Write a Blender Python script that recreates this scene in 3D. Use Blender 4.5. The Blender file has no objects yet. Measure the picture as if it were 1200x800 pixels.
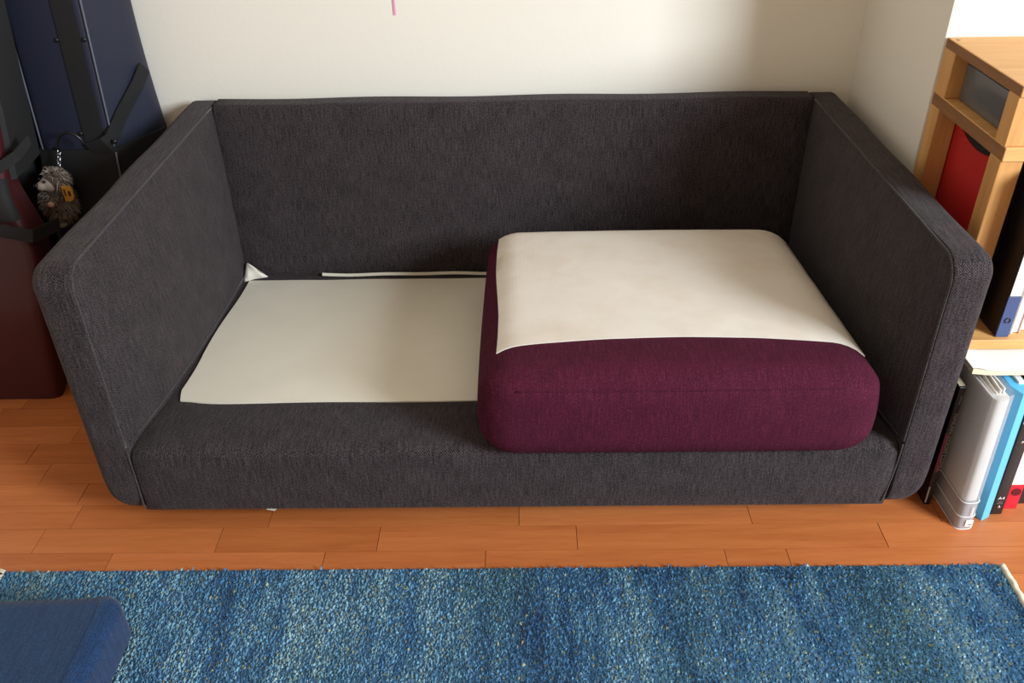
import bpy, bmesh, math, random
import numpy as np
from mathutils import Vector, Matrix, noise

random.seed(7); np.random.seed(7)
S = bpy.context.scene
COL = S.collection

# ------------------------------------------------------------------ camera, sky, daylight, exposure
cam_d = bpy.data.cameras.new('camera'); cam = bpy.data.objects.new('camera', cam_d); COL.objects.link(cam)
cam_d.sensor_width = 36.0; cam_d.lens = 1027.0 / 1200 * 36; cam_d.clip_start = 0.02
CR, CU, CF = Vector((0.99984, 0.00573, -0.01665)), Vector((0.01070, 0.55298, 0.83312)), Vector((-0.01398, 0.83317, -0.55283))
CP = Vector((0.0246, -1.2647, 1.2892))
m3 = Matrix((CR, CU, -CF)).transposed()
cam.matrix_world = Matrix.Translation(CP) @ m3.to_4x4()
S.camera = cam

w = bpy.data.worlds.new('room_ambient'); S.world = w; w.use_nodes = True
bg = w.node_tree.nodes['Background']
bg.inputs[0].default_value = (1.0, 0.80, 0.57, 1); bg.inputs[1].default_value = 0.54

def window_light(name, loc, target, sx, sy, power, color):
    d = bpy.data.lights.new(name, 'AREA'); d.shape = 'RECTANGLE'; d.size = sx; d.size_y = sy
    d.energy = power; d.color = color
    o = bpy.data.objects.new(name, d); COL.objects.link(o); o.location = loc
    o.rotation_euler = (Vector(target) - Vector(loc)).to_track_quat('-Z', 'Y').to_euler()
    return o
window_light('window_daylight', (2.95, -2.10, 1.95), (.0, .35, .35), 1.15, 1.15, 235, (0.85, 0.94, 1.0))

S.view_settings.view_transform = 'Standard'; S.view_settings.look = 'None'
S.view_settings.exposure = 0.0; S.view_settings.gamma = 1.0; S.view_settings.use_curve_mapping = False

# ------------------------------------------------------------------ materials
def lin(c):
    return tuple(((v / 255) / 12.92 if v / 255 <= .04045 else ((v / 255 + .055) / 1.055) ** 2.4) for v in c) + (1.0,)

class NT:
    def __init__(s, name):
        s.m = bpy.data.materials.new(name); s.m.use_nodes = True
        s.t = s.m.node_tree; s.b = s.t.nodes['Principled BSDF']; s.out = s.t.nodes['Material Output']
    def n(s, typ, ins=None, **kw):
        d = s.t.nodes.new(typ)
        for k, v in kw.items(): setattr(d, k, v)
        for k, v in (ins or {}).items(): s.set(d.inputs[k], v)
        return d
    def set(s, sock, v):
        if isinstance(v, bpy.types.NodeSocket): s.t.links.new(v, sock)
        else: sock.default_value = v
    def math(s, op, a, b=0.0, c=0.0):
        d = s.n('ShaderNodeMath', operation=op); s.set(d.inputs[0], a); s.set(d.inputs[1], b); s.set(d.inputs[2], c); return d.outputs[0]
    def mix(s, f, a, b, blend='MIX'):
        d = s.n('ShaderNodeMix', data_type='RGBA', blend_type=blend); s.set(d.inputs[0], f); s.set(d.inputs[6], a); s.set(d.inputs[7], b); return d.outputs[2]
    def noise(s, vec, scale, detail=3, rough=.5, dist=0):
        d = s.n('ShaderNodeTexNoise', {'Scale': scale, 'Detail': detail, 'Roughness': rough, 'Distortion': dist})
        if vec is not None: s.set(d.inputs['Vector'], vec)
        return d.outputs['Fac']
    def mapping(s, vec, scale=(1, 1, 1), loc=(0, 0, 0)):
        d = s.n('ShaderNodeMapping', {'Scale': scale, 'Location': loc}); s.set(d.inputs['Vector'], vec); return d.outputs[0]
    def obj(s): return s.n('ShaderNodeTexCoord').outputs['Object']
    def uv(s): return s.n('ShaderNodeTexCoord').outputs['UV']
    def ramp(s, f, stops):
        d = s.n('ShaderNodeValToRGB'); e = d.color_ramp.elements
        while len(e) < len(stops): e.new(.5)
        for q, (p, c) in zip(e, stops): q.position = p; q.color = c
        s.set(d.inputs[0], f); return d.outputs[0]
    def bump(s, h, strength, dist):
        d = s.n('ShaderNodeBump', {'Strength': strength, 'Distance': dist, 'Height': h}); s.set(s.b.inputs['Normal'], d.outputs[0])
    def fin(s, color=None, rough=None, **kw):
        if color is not None: s.set(s.b.inputs['Base Color'], color)
        if rough is not None: s.set(s.b.inputs['Roughness'], rough)
        for k, v in kw.items(): s.set(s.b.inputs[k.replace('_', ' ')], v)
        return s.m

def plain(name, rgb, rough=.6, var=.06, scale=40, bump=0.0, **kw):
    t = NT(name); o = t.obj(); c = lin(rgb)
    f = t.noise(o, scale, 4)
    lo = tuple(v * (1 - var) for v in c[:3]) + (1,); hi = tuple(min(1, v * (1 + var)) for v in c[:3]) + (1,)
    if bump: t.bump(f, bump, .002)
    return t.fin(t.mix(f, lo, hi), rough, **kw)

def herringbone(name, dark, light, period=.016, pitch=.0042, amount=.8, rough=.9, sheen=.15, fleck=None):
    t = NT(name); uv = t.uv(); sp = t.n('ShaderNodeSeparateXYZ', {0: uv})
    u, v = sp.outputs[0], sp.outputs[1]
    wob = t.math('MULTIPLY', t.noise(uv, 60, 2), .0016)
    zig = t.math('PINGPONG', u, period / 2)
    ph = t.math('MULTIPLY', t.math('ADD', t.math('ADD', v, zig), wob), 2 * math.pi / pitch)
    st = t.math('MULTIPLY_ADD', t.math('SINE', ph), .5, .5)
    yarn = t.noise(t.mapping(uv, (1, .06, 1)), 420, 3, .65)       # streaks of the warp yarns
    blot = t.noise(uv, 260, 3, .65)
    mottl = t.noise(uv, 14, 3, .6)
    f = t.math('MULTIPLY', st, amount * .55)
    f = t.math('ADD', f, t.math('MULTIPLY', t.math('SUBTRACT', yarn, .5), 1.3))
    f = t.math('ADD', f, t.math('MULTIPLY', t.math('SUBTRACT', blot, .46), 1.5))
    f = t.math('ADD', f, t.math('MULTIPLY', t.math('SUBTRACT', mottl, .5), .35))
    f = t.n('ShaderNodeClamp', {0: f}).outputs[0]
    col = t.mix(f, lin(dark), lin(light))
    if fleck:
        g = t.math('GREATER_THAN', t.noise(uv, 420, 1), .74)
        col = t.mix(t.math('MULTIPLY', g, .6), col, lin(fleck))
    t.bump(t.math('ADD', st, blot), .35, .0012)
    return t.fin(col, rough, Sheen_Weight=sheen, Sheen_Roughness=.5, Specular_IOR_Level=.15)

def wood(name, dark, light, axis, rough=.5, ring=38, knots=False):
    t = NT(name); o = t.obj()
    rnd = t.n('ShaderNodeObjectInfo').outputs['Random']
    off = t.n('ShaderNodeCombineXYZ', {0: t.math('MULTIPLY', rnd, 31.0), 1: t.math('MULTIPLY', rnd, 17.0), 2: t.math('MULTIPLY', rnd, 7.0)}).outputs[0]
    v = t.n('ShaderNodeVectorMath', {0: o, 1: off}, operation='ADD').outputs[0]
    sc = [1, 1, 1]; sc[axis] = .07
    g1 = t.noise(t.mapping(v, sc), ring, 4, .6, .6)
    g2 = t.noise(t.mapping(v, sc), ring * 9, 2, .5)
    f = t.math('ADD', t.math('MULTIPLY', g1, .75), t.math('MULTIPLY', g2, .3))
    f = t.math('ADD', f, t.math('MULTIPLY', t.math('SUBTRACT', rnd, .5), .22))
    col = t.ramp(f, [(.25, lin(dark)), (.75, lin(light))])
    if knots:
        kn = t.n('ShaderNodeTexVoronoi', {'Scale': 9.0}); t.set(kn.inputs['Vector'], v)
        k = t.ramp(kn.outputs['Distance'], [(.05, (1, 1, 1, 1)), (.10, (0, 0, 0, 1))])
        col = t.mix(t.math('MULTIPLY', k, .75), col, lin((150, 92, 48)))
    t.bump(g2, .12, .0006)
    return t.fin(col, rough)

M = {}
M['sofa'] = herringbone('charcoal_herringbone_fabric', (14, 11, 12), (86, 76, 80), amount=1.1, sheen=.06)
M['seam'] = herringbone('charcoal_seam_fabric', (40, 36, 38), (92, 85, 88), .01, .004)
M['plum'] = herringbone('plum_fabric', (58, 14, 33), (104, 36, 62), .02, .0044, .5, sheen=.0, fleck=(150, 96, 122))
M['plum_seam'] = herringbone('plum_seam_fabric', (58, 16, 34), (106, 40, 68), .02, .004, .3, sheen=0)
M['navy_fabric'] = herringbone('navy_fabric', (22, 44, 78), (44, 80, 124), .018, .0045, .6)
M['navy_seam'] = herringbone('navy_seam_fabric', (12, 28, 56), (30, 56, 92), .018, .0045, .6)

t = NT('cream_lining'); uv = t.uv()
a = t.noise(uv, 900, 2); b = t.noise(uv, 9, 3)
t.bump(t.math('ADD', t.math('MULTIPLY', a, .12), b), .25, .002)
M['lining'] = t.fin(t.mix(b, lin((222, 217, 203)), lin((234, 229, 216))), .85, Specular_IOR_Level=.2)
t = NT('white_canvas'); uv = t.uv()
sp = t.n('ShaderNodeSeparateXYZ', {0: uv})
wv = t.math('ADD', t.math('SINE', t.math('MULTIPLY', sp.outputs[0], 2600.)), t.math('SINE', t.math('MULTIPLY', sp.outputs[1], 2600.)))
b = t.noise(uv, 7, 4, .6); fz = t.noise(uv, 700, 2)
t.bump(t.math('ADD', t.math('MULTIPLY', wv, .04), t.math('ADD', b, t.math('MULTIPLY', fz, .15))), .3, .003)
st = t.noise(uv, 5, 3, .7)
M['canvas'] = t.fin(t.mix(t.ramp(st, [(.45, (0, 0, 0, 1)), (.75, (1, 1, 1, 1))]), lin((226, 219, 210)), lin((216, 203, 188))), .9, Specular_IOR_Level=.15)

t = NT('plaster_wall'); o = t.obj()
t.bump(t.noise(o, 70, 3, .5), .12, .003)
M['wall'] = t.fin(t.mix(t.noise(o, 3, 3), lin((228, 223, 213)), lin((233, 228, 218))), .85, Specular_IOR_Level=.2)

M['plank'] = wood('reddish_floor_planks', (166, 90, 44), (200, 120, 68), 0, .34, 30)
M['joint'] = plain('dark_floor_joint', (84, 44, 24), .8)
M['pine_x'] = wood('pine_along', (190, 134, 74), (224, 174, 110), 0, .5, 26)
M['pine_z'] = wood('pine_upright', (184, 128, 70), (222, 170, 106), 2, .5, 26, knots=True)
M['black_cloth'] = plain('black_nylon', (18, 18, 20), .75, .2, 200, .2)
M['black_plastic'] = plain('black_plastic', (22, 22, 24), .35, .08)
M['navy_case'] = plain('navy_nylon', (26, 31, 51), .62, .12, 500, .15)
M['piping'] = plain('pale_grey_piping', (96, 98, 112), .4)
M['red_bag'] = plain('dark_red_nylon', (62, 10, 17), .5, .15, 300, .15)
M['silver'] = plain('silver_metal', (190, 190, 194), .25, .03, Metallic=1.0)
M['red_card'] = plain('red_card', (200, 36, 34), .55, .05)
M['red_plastic'] = plain('red_plastic', (214, 26, 52), .4, .04)
M['white_paper'] = plain('white_paper', (238, 236, 232), .8, .03)
M['paper_edge'] = plain('cream_pages', (226, 214, 184), .85, .08, 300)
M['blue_card'] = plain('slate_blue_spine', (64, 82, 128), .5, .05)
M['sky_plastic'] = plain('light_blue_plastic', (96, 190, 240), .35, .03)
M['pink'] = plain('pink_paper', (236, 150, 186), .7, .05)
M['pale_pink'] = plain('pale_pink_cover', (226, 196, 206), .6, .05)
M['grey_label'] = plain('grey_label', (166, 166, 170), .5, .03)
M['purple'] = plain('dark_magenta_print', (110, 20, 62), .5, .06)
M['hole_red'] = plain('dark_red_hole', (96, 8, 24), .6)
M['gold_print'] = plain('gold_grey_print', (150, 138, 112), .5, .06)
M['white_print'] = plain('white_print', (232, 230, 228), .6, .02)
M['grey_print'] = plain('grey_print', (130, 130, 134), .6, .02)
M['smoke_box'] = plain('smoky_grey_plastic', (92, 94, 94), .2, .15, 12)
M['fringe'] = plain('cream_wool', (222, 212, 190), .95, .08, 300)
M['rug_base'] = plain('rug_backing', (52, 92, 128), .95)
M['orange_tag'] = plain('yellow_orange_card', (226, 164, 62), .7, .05)
M['dark_print'] = plain('dark_print', (90, 60, 24), .7, .02)
M['face'] = plain('beige_plush', (176, 160, 146), .9, .08, 300)
M['paw'] = plain('pink_beige_felt', (206, 168, 146), .9, .05)
M['foot'] = plain('grey_green_felt', (130, 128, 112), .9, .05)
t = NT('hedgehog_fur'); ri = t.n('ShaderNodeNewGeometry').outputs['Random Per Island']
M['fur'] = t.fin(t.ramp(ri, [(0, lin((96, 84, 74))), (.5, lin((150, 136, 124))), (1, lin((206, 196, 186)))]), .9)
M['fur_grey'] = plain('fur_backing', (92, 80, 70), .95, .1, 300)
t = NT('clear_plastic')
mx = t.n('ShaderNodeMixShader'); tr = t.n('ShaderNodeBsdfTransparent', {'Color': (.96, .96, .97, 1)})
t.fin((.62, .62, .63, 1), .28); t.set(mx.inputs[0], .34); t.set(mx.inputs[1], tr.outputs[0]); t.set(mx.inputs[2], t.b.outputs[0]); t.set(t.out.inputs[0], mx.outputs[0])
M['clear'] = t.m
# rug yarn: bands that run front to back, with flecks; each tuft a little different
t = NT('rug_yarn'); o = t.obj(); ri = t.n('ShaderNodeNewGeometry').outputs['Random Per Island']
wide = t.noise(t.mapping(o, (1, .22, 1)), 7, 3, .6, .4)
fine = t.noise(t.mapping(o, (1, .16, 1)), 60, 3, .65)
f = t.math('ADD', t.math('MULTIPLY', t.math('MULTIPLY_ADD', wide, 1.8, -.40), .7), t.math('MULTIPLY', t.math('MULTIPLY_ADD', fine, 1.7, -.35), .62))
f = t.math('ADD', f, t.math('MULTIPLY', t.math('SUBTRACT', ri, .5), .15))
col = t.ramp(f, [(.40, lin((38, 84, 130))), (.56, lin((66, 124, 168))), (.72, lin((102, 156, 188))), (.97, lin((156, 190, 200)))])
teal = t.ramp(t.noise(t.mapping(o, (1, .3, 1), (4, 2, 0)), 5, 2), [(.47, (0, 0, 0, 1)), (.66, (1, 1, 1, 1))])
col = t.mix(t.math('MULTIPLY', teal, .55), col, t.mix(ri, lin((70, 116, 128)), lin((100, 142, 148))))
fl = t.math('GREATER_THAN', t.math('FRACT', t.math('MULTIPLY', ri, 37.0)), .955)
col = t.mix(t.math('MULTIPLY', fl, .7), col, lin((176, 174, 120)))
M['yarn'] = t.fin(col, .85, Sheen_Weight=.25, Specular_IOR_Level=.2)

# ------------------------------------------------------------------ helpers
def tag(o, label=None, cat=None, group=None, kind=None):
    if label: o['label'] = label
    if cat: o['category'] = cat
    if group: o['group'] = group
    if kind: o['kind'] = kind
    return o

def thing(name, label, cat, loc=(0, 0, 0), rot=(0, 0, 0), group=None):
    o = bpy.data.objects.new(name, None); COL.objects.link(o); o.empty_display_size = .05
    o.location = loc; o.rotation_euler = rot
    return tag(o, label, cat, group)

def wmat(o):
    mm = Matrix.Identity(4)
    while o is not None: mm = Matrix.Translation(o.location) @ o.rotation_euler.to_matrix().to_4x4() @ mm; o = o.parent
    return mm

def box_uv(bm):
    lay = bm.loops.layers.uv.verify()
    bm.normal_update()
    for f in bm.faces:
        n = f.normal; ax = max(range(3), key=lambda i: abs(n[i]))
        for l in f.loops:
            c = l.vert.co
            l[lay].uv = ((c.y, c.z), (c.x, c.z), (c.x, c.y))[ax]

def obj(name, bm, mat, parent=None, smooth=True, local=False, uv=True, label=None, kind=None, angle=40):
    """one mesh object; bm is in world coordinates unless local"""
    bmesh.ops.recalc_face_normals(bm, faces=bm.faces[:])
    if uv: box_uv(bm)
    me = bpy.data.meshes.new(name); bm.to_mesh(me); bm.free()
    if parent is not None and not local: me.transform(wmat(parent).inverted())
    if isinstance(mat, str): mat = M[mat]
    me.materials.append(mat)
    if smooth:
        me.shade_smooth()
        if angle < 180: me.set_sharp_from_angle(angle=math.radians(angle))
    o = bpy.data.objects.new(name, me); COL.objects.link(o); o.parent = parent
    return tag(o, label, kind=kind)

def add(bm, other):
    me = bpy.data.meshes.new('tmp'); other.to_mesh(me); other.free(); bm.from_mesh(me); bpy.data.meshes.remove(me); return bm

def box(lo, hi, bev=.0, seg=2):
    bm = bmesh.new(); bmesh.ops.create_cube(bm, size=1)
    for v in bm.verts:
        for i in range(3): v.co[i] = (lo[i] + hi[i]) / 2 + v.co[i] * (hi[i] - lo[i])
    if bev: bmesh.ops.bevel(bm, geom=bm.edges[:], offset=bev, segments=seg, affect='EDGES', profile=.5)
    return bm

def softbox(lo, hi, rlo, rhi, seg=5, inner=(8, 8, 8), deform=None):
    """upholstered block: every side has its own rounding radius"""
    ax = []
    for i in range(3):
        L = []
        for k in range(seg + 1):                                         # lower rounding
            L.append((lo[i] + rlo[i], -math.tan((1 - k / seg) * math.pi / 4), rlo[i]))
        a, b = lo[i] + rlo[i], hi[i] - rhi[i]
        for k in range(1, inner[i]): L.append((a + (b - a) * k / inner[i], 0.0, 0.0))
        for k in range(seg + 1): L.append((b, math.tan(k / seg * math.pi / 4), rhi[i]))
        ax.append(L)
    n = [len(a) for a in ax]
    bm = bmesh.new(); cache = {}
    def vert(i, j, k):
        if (i, j, k) in cache: return cache[(i, j, k)]
        q = [ax[0][i], ax[1][j], ax[2][k]]
        e = Vector((q[0][1], q[1][1], q[2][1])); l = e.length
        if l > 1e-9: e /= l
        co = Vector([q[d][0] + e[d] * q[d][2] for d in range(3)])
        if deform: co = Vector(deform(co))
        v = cache[(i, j, k)] = bm.verts.new(co); return v
    for d in range(3):
        a, b = [x for x in range(3) if x != d]
        for side in (0, n[d] - 1):
            for p in range(n[a] - 1):
                for q in range(n[b] - 1):
                    vs = []
                    for dp, dq in ((0, 0), (1, 0), (1, 1), (0, 1)):
                        idx = [0, 0, 0]; idx[d] = side; idx[a] = p + dp; idx[b] = q + dq
                        vs.append(vert(*idx))
                    try: bm.faces.new(vs)
                    except ValueError: pass
    bmesh.ops.remove_doubles(bm, verts=bm.verts[:], dist=1e-5)
    return bm

def tube(pts, r, n=8, caps=True, closed=False):
    bm = bmesh.new(); pts = [Vector(p) for p in pts]; rings = []
    prev = None
    for i, p in enumerate(pts):
        if closed: d = pts[(i + 1) % len(pts)] - pts[i - 1]
        else: d = pts[min(i + 1, len(pts) - 1)] - pts[max(i - 1, 0)]
        d.normalize()
        u = prev if prev is not None else (Vector((0, 0, 1)) if abs(d.z) < .9 else Vector((1, 0, 0)))
        u = (u - d * u.dot(d)).normalized(); v = d.cross(u); prev = u
        rr = r[i] if isinstance(r, (list, tuple)) else r
        rings.append([bm.verts.new(p + (u * math.cos(2 * math.pi * k / n) + v * math.sin(2 * math.pi * k / n)) * rr) for k in range(n)])
    m = len(rings)
    for i in range(m if closed else m - 1):
        A, B = rings[i], rings[(i + 1) % m]
        for k in range(n): bm.faces.new((A[k], A[(k + 1) % n], B[(k + 1) % n], B[k]))
    if caps and not closed: bm.faces.new(rings[0][::-1]); bm.faces.new(rings[-1])
    return bm

def loft(sections, cap=True):
    bm = bmesh.new(); R = [[bm.verts.new(p) for p in s] for s in sections]; n = len(R[0])
    for A, B in zip(R, R[1:]):
        for k in range(n): bm.faces.new((A[k], A[(k + 1) % n], B[(k + 1) % n], B[k]))
    if cap: bm.faces.new(R[0][::-1]); bm.faces.new(R[-1])
    return bm

def rounded_poly(pts, r, seg=4):
    out = []; n = len(pts)
    for i in range(n):
        p0, p, p1 = Vector(pts[i - 1]), Vector(pts[i]), Vector(pts[(i + 1) % n])
        rr = r[i] if isinstance(r, (list, tuple)) else r
        a = p + (p0 - p).normalized() * rr; b = p + (p1 - p).normalized() * rr
        for k in range(seg + 1):
            t_ = k / seg; out.append((1 - t_) ** 2 * a + 2 * t_ * (1 - t_) * p + t_ ** 2 * b)
    return out

def ribbon(pts, wvec, width, thick):
    """flat strap along pts; wvec is the direction of its width"""
    secs = []; wv = Vector(wvec).normalized(); pts = [Vector(p) for p in pts]
    for i, p in enumerate(pts):
        d = (pts[min(i + 1, len(pts) - 1)] - pts[max(i - 1, 0)]).normalized()
        ww = (wv - d * wv.dot(d)).normalized(); nn = d.cross(ww)
        secs.append([p + ww * width / 2 + nn * thick / 2, p - ww * width / 2 + nn * thick / 2, p - ww * width / 2 - nn * thick / 2, p + ww * width / 2 - nn * thick / 2])
    return loft(secs)

def ball(c, r, sub=3):
    bm = bmesh.new(); bmesh.ops.create_icosphere(bm, subdivisions=sub, radius=1)
    r = (r, r, r) if isinstance(r, (int, float)) else r
    for v in bm.verts: v.co = Vector((c[0] + v.co.x * r[0], c[1] + v.co.y * r[1], c[2] + v.co.z * r[2]))
    return bm

def disc(c, r, depth, axis='Y', n=16):
    bm = bmesh.new(); bmesh.ops.create_cone(bm, cap_ends=True, segments=n, radius1=r, radius2=r, depth=depth)
    rot = {'X': Matrix.Rotation(math.pi / 2, 4, 'Y'), 'Y': Matrix.Rotation(math.pi / 2, 4, 'X'), 'Z': Matrix.Identity(4)}[axis]
    bmesh.ops.transform(bm, matrix=Matrix.Translation(c) @ rot, verts=bm.verts[:]); return bm

def text(name, body, size, loc, rot, mat, parent, sx=1.0):
    cu = bpy.data.curves.new(name, 'FONT'); cu.body = body; cu.size = size; cu.extrude = .00015
    cu.align_x = 'CENTER'; cu.align_y = 'CENTER'; cu.materials.append(M[mat])
    tmp = bpy.data.objects.new('tmp', cu); COL.objects.link(tmp)
    me = bpy.data.meshes.new_from_object(tmp.evaluated_get(bpy.context.evaluated_depsgraph_get())); bpy.data.objects.remove(tmp)
    o = bpy.data.objects.new(name, me); COL.objects.link(o); o.parent = parent
    o.location = loc; o.rotation_euler = rot; o.scale = (sx, 1, 1); return o

def copy_tree(o, parent=None):
    c = o.copy(); COL.objects.link(c); c.parent = parent
    for ch in list(o.children): copy_tree(ch, c)
    return c

# ------------------------------------------------------------------ the room
YW = .915                                            # back wall
floor = obj('floor', box((-1.75, -1.5, -.03), (1.7, 1.0, -.002)), 'joint', kind='structure', smooth=False)
tag(floor, 'reddish brown strip wood floor under sofa and rug')
wb = tag(obj('wall_back', box((-1.75, YW, -.03), (.845, YW + .1, 1.9)), 'wall', kind='structure', smooth=False), 'cream plaster wall behind the sofa')
wr = tag(obj('wall_right', box((.845, .478, -.03), (1.7, YW + .1, 1.9), .004, 2), 'wall', kind='structure'), 'cream plaster pillar projecting beside the sofa back')
wl = tag(obj('ambient_block_wall', box((-1.85, -1.5, -.03), (-1.75, YW + .1, 1.9)), 'wall', kind='structure', smooth=False), 'unseen plaster wall added left of the cases to limit ambient light')  # added out of view, run forward to hold back ambient light from the left

def plank(x0, x1, y0, y1):
    g = .0006; c = ((x0 + x1) / 2, (y0 + y1) / 2, 0)
    bm = box((x0 + g - c[0], y0 + g - c[1], -.012), (x1 - g - c[0], y1 - g - c[1], random.uniform(-.0003, .0003)))
    o = obj('plank', bm, 'plank', floor, smooth=False, local=True); o.location = c
joints = {  # joint positions read off the rows that show, by row number counted from the row under the sofa's front edge
    2: [-1.03], 1: [-1.04 + .12], 0: [-.905, -.50, .01, .48, .86], -1: [-.59, -.27, .125, .73],
    -2: [-.79, -.37, -.055, .53, .41], 3: [-1.09], 4: [-1.02]}
pw = .0668
for r in range(-19, 14):
    y0 = .006 + r * pw; y1 = y0 + pw
    js = sorted(joints.get(r, [])) or [random.uniform(-1.3, -.9)]
    while js[0] > -1.4: js.insert(0, js[0] - random.uniform(.34, .46))
    while js[-1] < 1.35: js.append(js[-1] + random.uniform(.36, .48))
    js = [-1.74] + [j for j in js if -1.7 < j < 1.65] + [1.69]
    for a, b in zip(js, js[1:]): plank(a, b, y0, min(y1, .98))

# ------------------------------------------------------------------ sofa
H, Z0, D, X1, XI, YB = .597, .04, .902, .812, .73, .822
def seat_z(y): return .205 - .078 * max(0, min(1, y / YB))
sofa = thing('sofa', 'large charcoal herringbone two-seat sofa with straight arms, left seat cushion removed', 'sofa', (0, .45, 0))
arc = lambda cy, cz, r, a0, a1, n=8: [(cy + r * math.cos(math.radians(a0 + (a1 - a0) * k / n)), cz + r * math.sin(math.radians(a0 + (a1 - a0) * k / n))) for k in range(n + 1)]
def swell(y, z): return .020 * math.sin(math.pi * min(1, max(0, (z - .06) / .52))) * math.sin(math.pi * min(1, max(0, (y - .01) / YB))) ** .8
def arm_deform(s):
    def f(c):
        c = Vector(c)
        # padding swells a little on the inside face and along the top
        if abs(c.x) < XI + .012: c.x -= s * swell(c.y, c.z)
        k = max(0, 1 - (c.z - Z0) / .085)
        if abs(c.x) > XI + .03: c.x -= s * .026 * k * k
        c.z += .0015 * math.sin(c.y * 19 + s) * (1 if c.z > .5 else 0)
        return c
    return f
for s in (-1, 1):
    lo, hi = (XI, 0, Z0), (X1, D, H)
    if s < 0:
        lo, hi = (-X1, 0, Z0), (-XI, D, H); rl, rh = (.030, .045, .060), (.006, .03, .040)
    else: rl, rh = (.006, .045, .060), (.030, .03, .040)
    arm = obj('armrest', softbox(lo, hi, rl, rh, 6, (3, 24, 16), arm_deform(s)), 'sofa', sofa, angle=180)
    # raised seam round the inner edge of the boxing band
    yz = [(YB + .004, H - .003)] + [(y, H - .003) for y in np.linspace(YB - .05, .055, 12)] + arc(.046, H - .045, .0425, 90, 180) + [(.0035, z) for z in np.linspace(H - .07, .215, 12)]
    obj('seam', tube([(s * (XI + .003), y, z) for y, z in yz], .0024, 6), 'seam', arm, angle=180)
    low = [(s * (XI + .002 + (-.012 if s > 0 else .002) * k * k), .001 + (.012 if k > .95 else 0), .208 - k * (.208 - .048)) for k in np.linspace(0, 1, 9)]
    obj('seam', tube(low, .0022, 6), 'seam', arm, angle=180)
    strip = [(s * (XI - .001 - swell(.02 + k * (YB - .06), seat_z(.02 + k * (YB - .06)) + .014)), .02 + k * (YB - .06), seat_z(.02 + k * (YB - .06)) + .014) for k in np.linspace(0, 1, 12)]
    obj('seam', tube(strip, .0022, 6), 'seam', arm, angle=180)
back = obj('backrest', softbox((-XI, YB, .05), (XI, D, H + .002), (.002, .012, .01), (.002, .03, .03), 5, (30, 3, 12),
           lambda c: (c.x, c.y - (.008 * math.sin(math.pi * (c.x + XI) / (2 * XI)) * math.sin(math.pi * min(1, max(0, (c.z - .15) / .44))) if c.y < YB + .02 else 0), c.z + .0015 * math.sin(c.x * 14))), 'sofa', sofa, angle=180)
def seat_def(c):
    c = Vector(c)
    if c.z > .12:
        k = (c.z - .12) / (.205 - .12); c.z = .12 + k * (seat_z(c.y) - .12)
        if c.y < .17: c.z += .004 * math.sin(math.pi * max(0, c.y) / .17) * k
    if c.y < .02: c.y -= .004 * math.sin(math.pi * (c.z - Z0) / .165)
    return c
seat = obj('seat_base', softbox((-XI, .004, Z0), (XI, YB + .004, .205), (.002, .034, .02), (.002, .002, .022), 6, (40, 20, 6), seat_def), 'sofa', sofa, angle=180)
# cream lining panel that shows where the cushion is missing
def lining_pt(u, v):
    y = .172 + v * (.786 - .172)
    xl = -.704 + .003 * math.sin(v * 9) - .010 * v + .012 * max(0, .06 - v) / .06
    x = xl + u * (.70 - xl)
    y -= .010 * math.exp(-(u / .03) ** 2) * (0 if v > .3 else -1) + .002 * math.sin(u * 22) * (1 - v)
    z = seat_z(y) + .0035 + .0012 * noise.noise(Vector((x * 9, y * 9, 0)))
    return Vector((x, y, z))
def sheet(f, nu, nv, thick):
    bm = bmesh.new(); g = [[bm.verts.new(f(i / nu, j / nv)) for i in range(nu + 1)] for j in range(nv + 1)]
    for j in range(nv):
        for i in range(nu): bm.faces.new((g[j][i], g[j][i + 1], g[j + 1][i + 1], g[j + 1][i]))
    bm.normal_update()
    ex = bmesh.ops.extrude_face_region(bm, geom=bm.faces[:])
    vs = [v for v in ex['geom'] if isinstance(v, bmesh.types.BMVert)]
    bmesh.ops.translate(bm, vec=(0, 0, -thick), verts=vs)
    return bm
obj('seat_lining', sheet(lining_pt, 60, 30, .004), 'lining', sofa, angle=60, label='cream cloth panel covering the sofa seat')
# its free corner standing up in the back left angle, and the strip along the back groove
bm = bmesh.new()
A = [Vector((-.728, .780, .132)), Vector((-.716, .802, .178)), Vector((-.690, .806, .150)), Vector((-.668, .800, .136)), Vector((-.700, .786, .138))]
vs = [bm.verts.new(p) for p in A]; vs2 = [bm.verts.new(p + Vector((.002, .004, 0))) for p in A]
bm.faces.new(vs); bm.faces.new(vs2[::-1])
for i in range(5): bm.faces.new((vs[i], vs[(i + 1) % 5], vs2[(i + 1) % 5], vs2[i]))
bmesh.ops.subdivide_edges(bm, edges=bm.edges[:], cuts=2, use_grid_fill=True)
obj('lining_corner', bm, 'lining', sofa, angle=180, label='cream cloth corner standing up at the back left')
obj('lining_strip', ribbon([(x, .808 + .002 * math.sin(x * 20), .137 + .0015 * math.sin(x * 31)) for x in np.linspace(-.52, .3, 24)], (0, .3, 1), .008, .002), 'lining', sofa, label='thin cream cloth edge in the back groove')
for x, y in ((-.66, .08), (.66, .08), (-.66, .8), (.66, .8)):
    obj('foot', tube([(x, y, 0), (x, y, .004), (x, y, .045)], [.02, .022, .026], 16), 'black_plastic', sofa)
obj('cloth_tab', ribbon([(-.505, .03, .040), (-.497, .024, .036), (-.485, .022, .035), (-.477, .03, .040)], (0, 1, .3), .008, .001), 'lining', sofa, label='tiny white cloth tab under the front edge')

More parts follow.
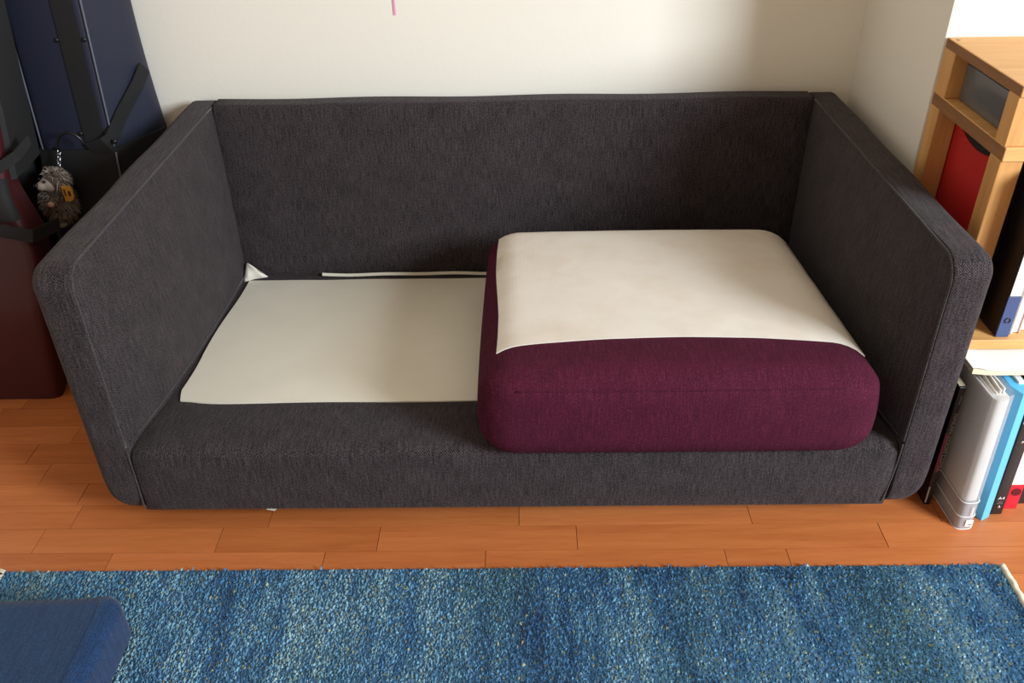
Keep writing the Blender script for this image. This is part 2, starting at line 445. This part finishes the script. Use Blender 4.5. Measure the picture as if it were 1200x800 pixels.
# ------------------------------------------------------------------ plum seat cushion, upside down on the right half of the seat
tilt = math.atan(.078 / YB)
cush = thing('seat_cushion', 'plum seat cushion turned upside down with white canvas underside showing', 'cushion', (.305, -.034, seat_z(0) + .006), (-tilt, 0, 0))
CW, CD, CH = .372, .720, .172
def cush_def(c):
    c = Vector(c); x, y, z = c
    kx = 1 - (x / CW) ** 2; ky = 1 - ((y - CD / 2) / (CD / 2)) ** 2; kx = max(0, kx); ky = max(0, ky)
    tz = z / CH
    c.z += tz * (.016 * (kx ** .6) * (ky ** .6))                           # crowned top
    b = math.sin(math.pi * min(1, max(0, tz * .95 + .02)))
    c.z -= .014 * (1 - tz) ** 2 * math.exp(-(max(0, y) / .05) ** 2)
    c.z += .010 * tz * max(0, y / CD) ** 3
    c.x += (x / CW) * (.006 * b * (ky ** .5) - .016 * tz * tz - .014 * (1 - tz) ** 3)
    c.y += (-.012 * b * (kx ** .4) + .004) if y < CD * .5 else .004 * b
    return c
obj('cushion_cover', softbox((-CW, 0, 0), (CW, CD, CH), (.07, .05, .045), (.07, .06, .045), 7, (24, 24, 6), cush_def), 'plum', cush, local=True, angle=180)
def cush_surf(x, y, lift):
    """point on the cover's top, rounding included"""
    rx, rz = .07, .045; ex = max(0, abs(x) - (CW - rx)) / rx
    ey = max(0, y - (CD - .06)) / .06; ey2 = max(0, .05 - y) / .05
    e = min(.999, math.hypot(ex, max(ey, ey2)))
    z = CH - rz * (1 - math.sqrt(1 - e * e))
    p = cush_def((x, y, z)); nx = math.copysign(ex * .8, x)
    n = Vector((nx, ey * .8 - ey2 * .8, 1)).normalized(); return p + n * lift
def canvas_pt(u, v):
    xl = -CW + .020 + .008 * (1 - v) + .003 * math.sin(v * 7); xr = CW - .010
    x = xl + u * (xr - xl)
    yf = .100 + .026 * math.sin(math.pi * u) ** .7
    yb = CD - .008 - .012 * math.exp(-(u / .06) ** 2) - .02 * math.exp(-((1 - u) / .06) ** 2)
    y = yf + v * (yb - yf)
    return cush_surf(x, y, .0022 + .0008 * noise.noise(Vector((x * 14, y * 14, 3))))
obj('underside_canvas', sheet(canvas_pt, 50, 50, .002), 'canvas', cush, local=True, angle=60, label='white canvas panel of the cushion underside')
def front_seam():
    pts = []
    for k in np.linspace(0, 1, 40):
        x = -CW + .066 + k * (2 * CW - .132); p = cush_surf(x, .0035, .0002); pts.append(p)
    return pts
obj('seam', tube(front_seam(), .0016, 6), 'plum_seam', cush, local=True, angle=180)

# ------------------------------------------------------------------ rug
RX0, RX1, RY0, RY1 = -.985, .925, -.70, -.112
rug = thing('rug', 'hand-knotted blue wool rug with cream edges lying on the wood floor', 'rug', ((RX0 + RX1) / 2, (RY0 + RY1) / 2, 0))
obj('rug_backing', box((RX0, RY0, .0), (RX1, RY1, .007), .002), 'rug_base', rug)
def tufts(x0, x1, y0, y1, step, h, wd, lean, name, mat, jit=1.0):
    xs = np.arange(x0, x1, step); ys = np.arange(y0, y1, step)
    X, Y = np.meshgrid(xs, ys); X = X.ravel(); Y = Y.ravel(); n = len(X)
    X = X + np.random.uniform(-.5, .5, n) * step * jit; Y = Y + np.random.uniform(-.5, .5, n) * step * jit
    a = np.random.uniform(0, 6.283, n); hh = h * np.random.uniform(.7, 1.25, n); ww = wd * np.random.uniform(.7, 1.3, n)
    lx = lean[0] + np.random.normal(0, .0022, n); ly = lean[1] + np.random.normal(0, .0026, n)
    V = np.zeros((n, 6, 3)); 
    for k in range(3):
        an = a + k * 2.0944
        V[:, k] = np.stack([X + ww * np.cos(an), Y + 1.5 * ww * np.sin(an), np.full(n, .004)], 1)
        V[:, 3 + k] = np.stack([X + lx + .55 * ww * np.cos(an), Y + ly + 1.1 * ww * np.sin(an), .004 + hh + .0012 * np.cos(an)], 1)
    F = np.array([[0, 1, 4, 3], [1, 2, 5, 4], [2, 0, 3, 5]])
    base = (np.arange(n) * 6)[:, None, None]
    Q = (F[None] + base).reshape(-1, 4); T = (np.array([[3, 4, 5]])[None] + base).reshape(-1, 3)
    me = bpy.data.meshes.new(name); me.from_pydata(V.reshape(-1, 3).tolist(), [], Q.tolist() + T.tolist()); me.update()
    me.materials.append(M[mat]); me.transform(wmat(rug).inverted())
    o = bpy.data.objects.new(name, me); COL.objects.link(o); o.parent = rug; o['kind'] = 'stuff'; return o
tufts(RX0 + .004, RX1 - .010, RY0 + .003, RY1 - .001, .0041, .0055, .0027, (.0004, -.002), 'pile', 'yarn')
obj('selvedge', tube([(RX1 - .004 + -.001 + .0007 * math.sin(y * 190) + .0006 * math.sin(y * 71), y, .009 + .0006 * math.sin(y * 260)) for y in np.linspace(RY0, RY1 - .004, 120)], .0062, 7), 'fringe', rug, angle=180, label='cream bound right edge')
bm = bmesh.new()
for k in range(150):
    y = RY1 - .004 - k * .0045; l = random.uniform(.012, .032); dy = random.uniform(-.012, .012); zz = random.uniform(.004, .012)
    add(bm, tube([(RX0 + .012, y, .012), (RX0 + .002, y + dy * .3, zz + .004), (RX0 - l * .6, y + dy * .8, .003), (RX0 - l, y + dy, .002)], [.0018, .0018, .0014, .0008], 5))
tag(obj('fringe', bm, 'fringe', rug, angle=180, label='cream knotted threads at the left edge'), kind='stuff')

# ------------------------------------------------------------------ floor cushion in the near left corner
fc = thing('floor_cushion', 'navy blue fabric floor cushion on the rug, cut by the lower left corner', 'cushion', (-.98, -.55, .012))
def fc_def(c):
    c = Vector(c); c.z += .006 * math.sin(c.x * 8) * (1 if c.z > .06 else 0)
    if c.z > .06 and c.x > -.72: c.z += .004
    return c
obj('cushion_cover', softbox((-1.30, -.85, .013), (-.664, -.254, .112), (.05, .03, .022), (.034, .034, .026), 6, (14, 14, 4), fc_def), 'navy_fabric', fc, angle=180)
obj('seam', tube([fc_def((-.694 + .001 * math.sin(y * 9), y, .1105)) for y in np.linspace(-.28, -.83, 24)], .0017, 6), 'navy_seam', fc, angle=180)

# ------------------------------------------------------------------ navy case standing against the wall
nc = thing('instrument_case', 'tall navy instrument case with black centre strap, standing against the wall behind the sofa arm', 'case', (-1.02, .80, 0))
def nc_x(z): return -.0 + .045 * (z - .55)                                # lean to the right going up
def nc_sec(z, grow=0.0):
    o_ = nc_x(z); bul = .018 * math.exp(-((z - .46) / .2) ** 2) + .012 * math.exp(-((z - .15) / .2) ** 2)
    fl, fr, br, bl = -1.118 + o_, -.948 + o_, -.892 + o_ * .3 + bul, -1.13 + o_
    poly = rounded_poly([(fl - grow, .72 - grow), (fr + grow * .6, .72 - grow), (br + grow, .86), (br - .01, .908), (bl, .908), (bl - grow, .80)], [.018, .012, .03, .01, .01, .03])
    return [Vector((p.x, p.y, z)) for p in poly]
obj('shell', loft([nc_sec(z) for z in np.linspace(0.0, 1.15, 40)]), 'navy_case', nc, angle=40)
for k, (xo, yo) in enumerate(((-.944, .7205), (-1.117, .7225))):
    obj('piping', tube([(xo + nc_x(z), yo, z) for z in np.linspace(.02, 1.14, 40)], .0023, 7), 'piping', nc, angle=180)
obj('centre_strap', ribbon([(-.985 + nc_x(z) * .9, .7185, z) for z in np.linspace(.30, 1.15, 24)], (1, 0, 0), .047, .003), 'black_cloth', nc)
for z in (.80, .585, 1.0):
    for dx in (-.031, .031):
        obj('rivet', ball((-.985 + nc_x(z) * .9 + dx, .7185, z - .012), (.0055, .003, .0055), 2), 'black_plastic', nc, angle=180)
pk = [nc_sec(z, .006 + .012 * math.sin(math.pi * min(1, (z - .02) / .55))) for z in np.linspace(.02, .535, 16)]
lp = obj('lower_pocket', loft(pk), 'black_cloth', nc, angle=40)
obj('piping', tube([(-.938 + nc_x(z), .7195 - (.008 + .012 * math.sin(math.pi * (z - .02) / .55)), z) for z in np.linspace(.03, .53, 20)], .0023, 7), 'piping', lp, angle=180)
obj('side_strap', ribbon([(-1.0, .712, .533), (-.955, .708, .548), (-.943, .716, .562), (-.924, .76, .605), (-.896, .82, .655), (-.882, .852, .688)], (.1, -.1, 1), .042, .003), 'black_cloth', nc)
for p in ((-.935, .709, .556), (-1.075, .712, .54)):
    obj('rivet', ball(p, (.006, .004, .006), 2), 'black_plastic', nc, angle=180)

# ------------------------------------------------------------------ hedgehog charm hanging from the case
hh = thing('hedgehog_charm', 'small grey plush hedgehog key charm with yellow tag, hanging from the navy case', 'toy', (-1.085, .665, .44))
hh.scale = (1.12, 1.12, 1.12)
hc, bc = Vector((-1.078, .662, .476)), Vector((-1.087, .664, .428))
bm = ball(bc, (.030, .026, .038), 3); add(bm, ball(hc, (.027, .025, .026), 3)); add(bm, ball(hc * .5 + bc * .5, (.026, .023, .03), 3))
body = obj('body', bm, 'fur_grey', hh, angle=180)
rm = body.modifiers.new('remesh', 'REMESH'); rm.mode = 'VOXEL'; rm.voxel_size = .004; rm.use_smooth_shade = True
fdir = Vector((-.62, -.72, .02)).normalized()
bm = bmesh.new(); rr = random.Random(3)
def spike(p, n, l, r0):
    u = n.orthogonal().normalized(); v = n.cross(u); b_ = [bm.verts.new(p + (u * math.cos(a) + v * math.sin(a)) * r0) for a in (0, 2.09, 4.19)]
    mid = p + n * l * .6 + Vector((0, 0, -l * .12)); m_ = [bm.verts.new(mid + (u * math.cos(a) + v * math.sin(a)) * r0 * .7) for a in (0, 2.09, 4.19)]
    tp = bm.verts.new(p + n * l + Vector((0, 0, -l * .35)))
    for i in range(3): bm.faces.new((b_[i], b_[(i + 1) % 3], m_[(i + 1) % 3], m_[i])); bm.faces.new((m_[i], m_[(i + 1) % 3], tp))
for k in range(2300):
    n = Vector((rr.gauss(0, 1), rr.gauss(0, 1), rr.gauss(0, 1))).normalized()
    if rr.random() < .36:
        if n.dot(fdir) > .45 and n.z < .62: continue
        p = hc + Vector((n.x * .026, n.y * .024, n.z * .025)); l = rr.uniform(.006, .012)
    else:
        p = bc + Vector((n.x * .029, n.y * .025, n.z * .037)); l = rr.uniform(.009, .018)
        if n.z > .8: continue
    dn = (n + Vector((rr.gauss(0, .25), rr.gauss(0, .25), rr.gauss(0, .25) - .25))).normalized()
    spike(p, dn, l, rr.uniform(.0007, .0013))
tag(obj('fur', bm, 'fur', hh, uv=False, angle=180), kind='stuff')
bm = ball(hc + fdir * .012 + Vector((0, 0, -.003)), (.021, .019, .018), 3); add(bm, ball(hc + fdir * .030 + Vector((0, 0, -.003)), (.011, .011, .010), 3))
face = obj('face', bm, 'face', hh, angle=180)
rm = face.modifiers.new('remesh', 'REMESH'); rm.mode = 'VOXEL'; rm.voxel_size = .0025; rm.use_smooth_shade = True
side = Vector((.76, -.65, 0)).normalized()
obj('nose', ball(hc + fdir * .041 + Vector((0, 0, .001)), .0052, 2), 'black_plastic', hh, angle=180)
for s in (-1, 1):
    obj('eye', ball(hc + fdir * .0265 + side * s * .0115 + Vector((0, 0, .0085)), .0032, 2), 'black_plastic', hh, angle=180)
    obj('ear', ball(hc + side * s * .021 + Vector((0, 0, .021)) + fdir * .004, (.007, .005, .007), 2), 'fur_grey', hh, angle=180)
    obj('foot', ball(bc + side * s * .019 + fdir * .012 + Vector((0, 0, -.045)), (.008, .011, .006), 2), 'foot', hh, angle=180)
    obj('paw', ball(bc + side * s * -.034 + fdir * .018 + Vector((0, 0, .006)), (.008, .008, .007), 2) if s > 0 else ball(bc + side * .026 + fdir * .026 + Vector((0, 0, .008)), (.007, .007, .006), 2), 'paw', hh, angle=180)
tg = bmesh.new(); tp = [(0, .017), (.016, .017), (.021, .010), (.021, -.008), (.014, -.017), (0, -.017)]
f0 = [tg.verts.new((-1.056 + a, .636, .457 + b_)) for a, b_ in tp]; f1 = [tg.verts.new((-1.056 + a, .638, .457 + b_)) for a, b_ in tp]
tg.faces.new(f0); tg.faces.new(f1[::-1])
for i in range(6): tg.faces.new((f0[i], f0[(i + 1) % 6], f1[(i + 1) % 6], f1[i]))
tagp = obj('paper_tag', tg, 'orange_tag', hh, smooth=False, label='yellow paper tag with small dark print')
obj('print', add(box((-1.045, .6352, .452), (-1.040, .6358, .463)), box((-1.053, .6352, .452), (-1.050, .6358, .468))), 'dark_print', tagp, smooth=False)
obj('cord_loop', tube([(-1.060 + .027 - .028 * math.cos(a), .682 - .006 * math.sin(a), .532 + .036 * math.sin(a) + .004 * a) for a in np.linspace(0, math.pi, 16)], .0028, 7), 'black_plastic', hh, angle=180)
ch = bmesh.new()
for k in range(6):
    z = .500 + k * .0062; c0 = Vector((-1.070 + .0016 * k, .678 + .0006 * k, z)); ang = k * 1.5
    add(ch, tube([c0 + Vector((.0035 * math.cos(a) * math.cos(ang), .0035 * math.cos(a) * math.sin(ang), .0052 * math.sin(a))) for a in np.linspace(0, 2 * math.pi, 10, endpoint=False)], .0012, 5, closed=True))
obj('chain', ch, 'silver', hh, angle=180)

bb = thing('black_bag', 'plain black soft bag in the dark gap left of the navy case', 'bag', (-1.26, .80, 0))
def bb_sec(z):
    xr = -1.156 + nc_x(z); e = .04 * max(0, (z - .9) / .2) ** 2
    return [Vector((p.x, p.y, z)) for p in rounded_poly([(-1.42, .70 + e), (xr, .705 + e), (xr, .89), (-1.42, .89)], .03)]
obj('body', loft([bb_sec(z) for z in np.linspace(0, 1.1, 24)]), 'black_cloth', bb, angle=50)
obj('zip', tube([(-1.185 + nc_x(z), .7035, z) for z in np.linspace(.05, .9, 20)], .002, 6), 'black_plastic', bb, angle=180)

# ------------------------------------------------------------------ dark red bag left of the navy case
rb = thing('red_bag', 'dark red soft bag with black side panel and straps, left of the navy case', 'bag', (-1.2, .52, 0))
def rb_sec(z, x0=None, x1=None, g=0.0):
    xr = np.interp(z, [0, .2, .40, .52, .70, .9, 1.1], [-1.11, -1.07, -1.04, -1.07, -1.055, -1.065, -1.11]); xl = -1.42
    yf = np.interp(z, [0, .25, .6, 1.1], [.445, .425, .47, .56]) - g
    a = xl if x0 is None else xr + x0; b = xr if x1 is None else xr + x1
    poly = rounded_poly([(a, yf), (b, yf), (b - .045, .59), (a, .60)], [.04, .035, .03, .03] if x0 is None else [.004, .03, .02, .004])
    return [Vector((p.x, p.y, z)) for p in poly]
obj('body', loft([rb_sec(z) for z in np.linspace(.0, 1.1, 36)]), 'red_bag', rb, angle=50)
gs = []
for z in np.linspace(.55, 1.14, 26):
    q = rb_sec(z); xr = max(p.x for p in q); xb = np.interp(z, [.55, .9, 1.14], [-1.088, -1.056, -1.05])
    gs.append([Vector((p[0], p[1], z)) for p in ((xr - .040, .452 + (z - .44) * .13), (xr + .004, .50 + (z - .44) * .1), (xb, .655), (xr - .10, .655))])
obj('side_panel', loft(gs), 'black_cloth', rb, angle=40, label='black nylon side panel')
obj('waist_band', loft([rb_sec(z, g=.006) for z in np.linspace(.475, .565, 4)]), 'black_cloth', rb, angle=50, label='black band around the bag')
obj('strap', ribbon([(-1.30, .44, .47), (-1.17, .435, .535), (-1.09, .445, .585), (-1.035, .475, .615), (-1.03, .53, .63)], (0, 0, 1), .022, .003), 'black_cloth', rb)
obj('strap', ribbon([(-1.20, .425, .50), (-1.12, .42, .475), (-1.04, .44, .445), (-1.02, .52, .435)], (0, 0, 1), .03, .003), 'black_cloth', rb)
obj('metal_ring', tube([(-1.092 + .022 * math.cos(a), .462, .68 + .03 * math.sin(a)) for a in np.linspace(0, 2 * math.pi, 20, endpoint=False)], .0035, 7, closed=True), 'silver', rb, angle=180)

# ------------------------------------------------------------------ pine shelf unit against the pillar
SX, SB, SF = .848, .474, .165
sh = thing('bookshelf', 'open pine bookshelf standing beside the right sofa arm', 'shelf', (1.1, .32, 0))
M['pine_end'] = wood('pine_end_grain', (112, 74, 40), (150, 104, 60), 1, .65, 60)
def board(name, lo, hi, mt='pine_x', bev=.0012):
    o = obj(name, box(lo, hi, bev, 1), mt, sh, smooth=False)
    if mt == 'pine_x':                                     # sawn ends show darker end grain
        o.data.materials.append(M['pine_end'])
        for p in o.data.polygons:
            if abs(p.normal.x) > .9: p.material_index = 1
    return o
XR = 1.36
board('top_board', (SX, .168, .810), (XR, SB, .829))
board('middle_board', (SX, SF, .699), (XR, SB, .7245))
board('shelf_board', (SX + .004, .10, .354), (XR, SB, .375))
pz = .04
for x in (SX, XR - pz):
    board('post', (x, SB - .048, .7245), (x + pz, SB, .810), 'pine_z')
    board('post', (x, .172, .7245), (x + pz, .172 + .036, .810), 'pine_z')
    board('post', (x, SB - pz, .375), (x + pz, SB, .699), 'pine_z')
    board('post', (x, SF + .004, .375), (x + pz, SF + .004 + pz, .699), 'pine_z')
    board('post', (x, SB - pz, 0), (x + pz, SB, .354), 'pine_z')
    board('post', (x, .285, 0), (x + pz, .285 + pz, .354), 'pine_z')
for x, y in ((SX + .012, .45), (SX + .028, .19), (SX + .012, .455)):
    obj('screw_head', disc((x, y, .8292), .003, .0012, 'Z', 10), 'gold_print', sh)

gb = thing('drawer_box', 'smoky grey plastic box inside the top compartment of the pine shelf', 'box', (1.08, .34, .7245))
obj('body', softbox((.872, .212, .7247), (1.29, .42, .796), (.006, .006, .004), (.006, .006, .004), 3, (4, 4, 3)), 'smoke_box', gb)
obj('lid', softbox((.870, .210, .7965), (1.294, .423, .806), (.004,) * 3, (.004,) * 3, 2, (3, 3, 2)), 'black_plastic', gb)

# red folder standing on the shelf, its broad side to the left
rf = thing('folder', 'red card folder standing in the side of the pine shelf', 'folder', (.89, .32, .375))
top = lambda y: .690 - .035 * math.sin(math.pi * max(0, min(1, (y - .215) / .235))) ** .9
def card(x0, x1, y0, y1, fn, n=16):
    secs = [[Vector((x0, y, .3755)), Vector((x1, y, .3755)), Vector((x1, y, fn(y))), Vector((x0, y, fn(y)))] for y in np.linspace(y0, y1, n)]
    return loft(secs)
obj('cover', card(.890, .8925, .214, .470, lambda y: top(y)), 'red_card', rf, smooth=False)
obj('cover', card(.899, .901, .214, .470, lambda y: .692), 'black_plastic', rf, smooth=False, label='black back cover')
obj('papers', card(.8928, .8988, .218, .466, lambda y: .684 - .012 * math.sin(math.pi * (y - .21) / .22)), 'black_cloth', rf, smooth=False, label='dark sheets inside')

bi = thing('binder', 'black ring binder with blue spine and white label on the pine shelf', 'binder', (.92, .26, .375))
obj('cover', box((.9045, .112, .3755), (.9285, .40, .692), .0012, 1), 'black_plastic', bi, smooth=False)
sp_ = obj('spine', box((.9048, .1095, .3757), (.9283, .1119, .462), .0005, 1), 'blue_card', bi, smooth=False, label='slate blue lower spine')
obj('spine_label', box((.9068, .1105, .463), (.9262, .1119, .66), .0003, 1), 'white_paper', bi, smooth=False, label='white upper spine label')
obj('finger_hole', tube([(.9165 + .005 * math.cos(a), .1092, .412 + .005 * math.sin(a)) for a in np.linspace(0, 2 * math.pi, 14, endpoint=False)], .0012, 6, closed=True), 'black_plastic', sp_, angle=180)
def slim(name, label, cat, x0, x1, y0, y1, z0, z1, mat, bev=.0008):
    o = thing(name, label, cat, ((x0 + x1) / 2, (y0 + y1) / 2, z0))
    obj('cover', add(box((x0, y0, z0), (x0 + .0012, y1, z1)), box((x1 - .0012, y0, z0), (x1, y1, z1))), mat, o, smooth=False)
    obj('pages', box((x0 + .0013, y0 + .003, z0 + .001), (x1 - .0013, y1, z1 - .004)), 'white_paper', o, smooth=False); return o
slim('document_sleeve', 'slim white document sleeve right of the blue-spined binder', 'folder', .930, .938, .118, .33, .3755, .67, 'white_paper')
b2 = slim('notebook', 'pale pink notebook right of the white sleeve on the shelf', 'book', .941, .955, .122, .33, .3755, .62, 'pale_pink')
slim('notebook', 'dark blue notebook at the right edge of the shelf row', 'book', .957, .985, .13, .34, .3755, .68, 'blue_card')

# ------------------------------------------------------------------ row standing on the floor below the shelf
k = thing('book', 'black book with light spine lettering, wedged between sofa arm and clear file', 'book', (.848, .15, 0), (0, math.radians(-1.0), 0))
obj('cover', box((-.0065, -.095, .0003), (.0065, .12, .300), .0015, 1), 'black_plastic', k, smooth=False, local=True)
obj('pages', box((-.0055, -.09, .300), (.0055, .118, .3012)), 'paper_edge', k, smooth=False, local=True)
obj('spine_print', box((-.0066, -.0957, .09), (-.001, -.0948, .19)), 'purple', k, smooth=False, local=True, label='dark magenta block on the spine')
obj('spine_mark', box((-.0066, -.0957, .008), (-.0035, -.0948, .05)), 'grey_label', k, smooth=False, local=True, label='small grey block at the foot of the spine')
text('lettering', 'NAKAN-ZOOM CUVEZ', .0105, (.002, -.0958, .165), (math.pi / 2, math.pi / 2, 0), 'gold_print', k, 1.35)
text('lettering', 'series', .006, (.002, -.0958, .27), (math.pi / 2, math.pi / 2, 0), 'grey_print', k, 1.5)

cf = thing('clear_file', 'thick clear plastic file full of white papers on the floor beside the sofa', 'folder', (.889, .11, 0), (0, math.radians(-2.0), math.radians(2.5)))
prof = rounded_poly([(-.018, -.125), (.018, -.125), (.018, .11), (-.018, .11)], [.014, .014, .002, .002], 6)
obj('papers', loft([[Vector((p.x * .84, p.y * .95, z)) for p in prof] for z in np.linspace(.072, .318, 6)]), 'white_paper', cf, local=True)
ins = obj('paper_insert', loft([[Vector((p.x * .93, p.y * .985, z)) for p in prof] for z in (.003, .030, .070)]), 'grey_label', cf, local=True, label='grey spine label')
obj('plastic_cover', loft([[Vector((p.x, p.y, z)) for p in prof] for z in (.0005, .10, .22, .333)], cap=False), 'clear', cf, local=True, label='clear plastic cover')
ln = bmesh.new()
for z in (.0015, .0345, .0715):
    add(ln, tube([Vector((p.x * 1.0, p.y * 1.0, z)) for p in prof], .0011, 5, closed=True))
obj('spine_line', ln, 'white_print', cf, local=True, angle=180, label='white lines around the spine label')
text('lettering', 'IIIIIIIIII', .008, (.004, -.1262, .050), (math.pi / 2, math.pi / 2, 0), 'white_print', cf, 1.1)
st_ = obj('sticker', box((-.002, -.1264, .010), (.013, -.1256, .026)), 'white_paper', cf, smooth=False, local=True, label='white square sticker')
obj('print', add(box((.0035, -.1268, .013), (.011, -.1264, .016)), box((.0005, -.1268, .0205), (.006, -.1264, .0215))), 'grey_print', st_, smooth=False, local=True)
sheets = bmesh.new()
for q in range(4):
    add(sheets, card(-.010 + q * .006, -.008 + q * .006, -.100, .105, lambda y, q=q: .325 + .006 * math.sin(y * 17 + q), 8))
for v in sheets.verts:
    if v.co.z < .38 and v.co.z > .3741: v.co.z = .318
obj('loose_sheet', sheets, 'white_paper', cf, local=True, smooth=False)

bl = thing('folder', 'light blue plastic folder turned edge-on, right of the clear file', 'folder', (.944, .02, 0), (0, math.radians(-2.0), 0))
bl_p = [(-.017, .016), (-.006, -.0115), (.013, -.002), (.016, .22), (-.012, .22)]
obj('cover', loft([[Vector((x, y, z)) for x, y in bl_p] for z in (.0005, .318)]), 'sky_plastic', bl, local=True, smooth=False)
obj('papers', box((.0, .02, .318), (.011, .21, .322)), 'white_paper', bl, local=True, smooth=False)

kb = thing('binder', 'black binder marked A4 between the light blue and the red folder', 'binder', (.975, .03, 0), (0, math.radians(-1.5), 0))
obj('cover', softbox((-.0125, -.004, .0005), (.0125, .24, .312), (.003, .003, .001), (.003, .001, .001), 3, (2, 3, 3)), 'black_plastic', kb, local=True)
obj('spine_label', box((-.010, -.0050, .235), (.011, -.0038, .300)), 'grey_label', kb, local=True, smooth=False, label='grey label on the upper spine')
text('lettering', 'A4', .011, (.0, -.0046, .045), (math.pi / 2, 0, 0), 'white_print', kb)
text('lettering', 'IIIIIIIII\nIIIIIIIIII', .0045, (.0, -.0046, .033), (math.pi / 2, 0, 0), 'grey_print', kb)
for z in (.021, .19):
    obj('rivet', ball((.001, -.0045, z), (.0035, .0015, .0035), 2), 'silver', kb, local=True, angle=180)

rd = thing('binder', 'red binder with white spine label and finger hole at the right edge', 'binder', (1.008, .045, 0), (0, math.radians(-1.5), 0))
obj('cover', softbox((-.0155, -.004, .0005), (.0155, .24, .312), (.002, .002, .001), (.002, .001, .001), 3, (2, 3, 3)), 'red_plastic', rd, local=True)
obj('spine_label', box((-.0135, -.0052, .068), (.0135, -.0038, .290)), 'white_paper', rd, local=True, smooth=False)
obj('finger_hole', disc((.003, -.0045, .047), .0095, .0012, 'Y', 20), 'hole_red', rd, local=True)
dk = thing('binder', 'black binder at the right end of the floor row, beyond the red one', 'binder', (1.045, .06, 0), (0, math.radians(-1.5), 0))
obj('cover', softbox((-.0165, -.004, .0005), (.0165, .24, .312), (.002, .002, .001), (.002, .001, .001), 3, (2, 3, 3)), 'black_plastic', dk, local=True)
obj('spine_label', box((-.0135, -.0052, .10), (.0135, -.0038, .290)), 'white_paper', dk, local=True, smooth=False)

# magazine lying on top of the row, under the shelf board
mg = thing('magazine', 'cream magazine lying flat on the row of files below the shelf', 'magazine', (1.0, .14, .336))
def mag_z(x): return .3365 + .004 * math.exp(-((x - .842) / .02) ** 2)
obj('pages', loft([[Vector((x, .042, mag_z(x))), Vector((x, .25, mag_z(x))), Vector((x, .25, mag_z(x) + .011)), Vector((x, .042, mag_z(x) + .011))] for x in np.linspace(.842, 1.14, 24)]), 'paper_edge', mg, smooth=False)
obj('cover', loft([[Vector((x, .040, mag_z(x) + .0112 + .004 * math.exp(-((x - .84) / .03) ** 2))), Vector((x, .252, mag_z(x) + .0112)), Vector((x, .252, mag_z(x) + .0122)), Vector((x, .040, mag_z(x) + .0124 + .004 * math.exp(-((x - .84) / .03) ** 2)))] for x in np.linspace(.838, 1.142, 24)]), 'white_paper', mg, smooth=False)

# ------------------------------------------------------------------ pink strip hanging on the wall
tag(obj('pink_ribbon', ribbon([(-.2765 + .001 * math.sin(z * 12), YW - .002, z) for z in np.linspace(.785, 1.25, 20)], (1, 0, 0), .0045, .001), 'pink'), 'thin pink ribbon hanging on the cream wall above the sofa', 'ribbon')
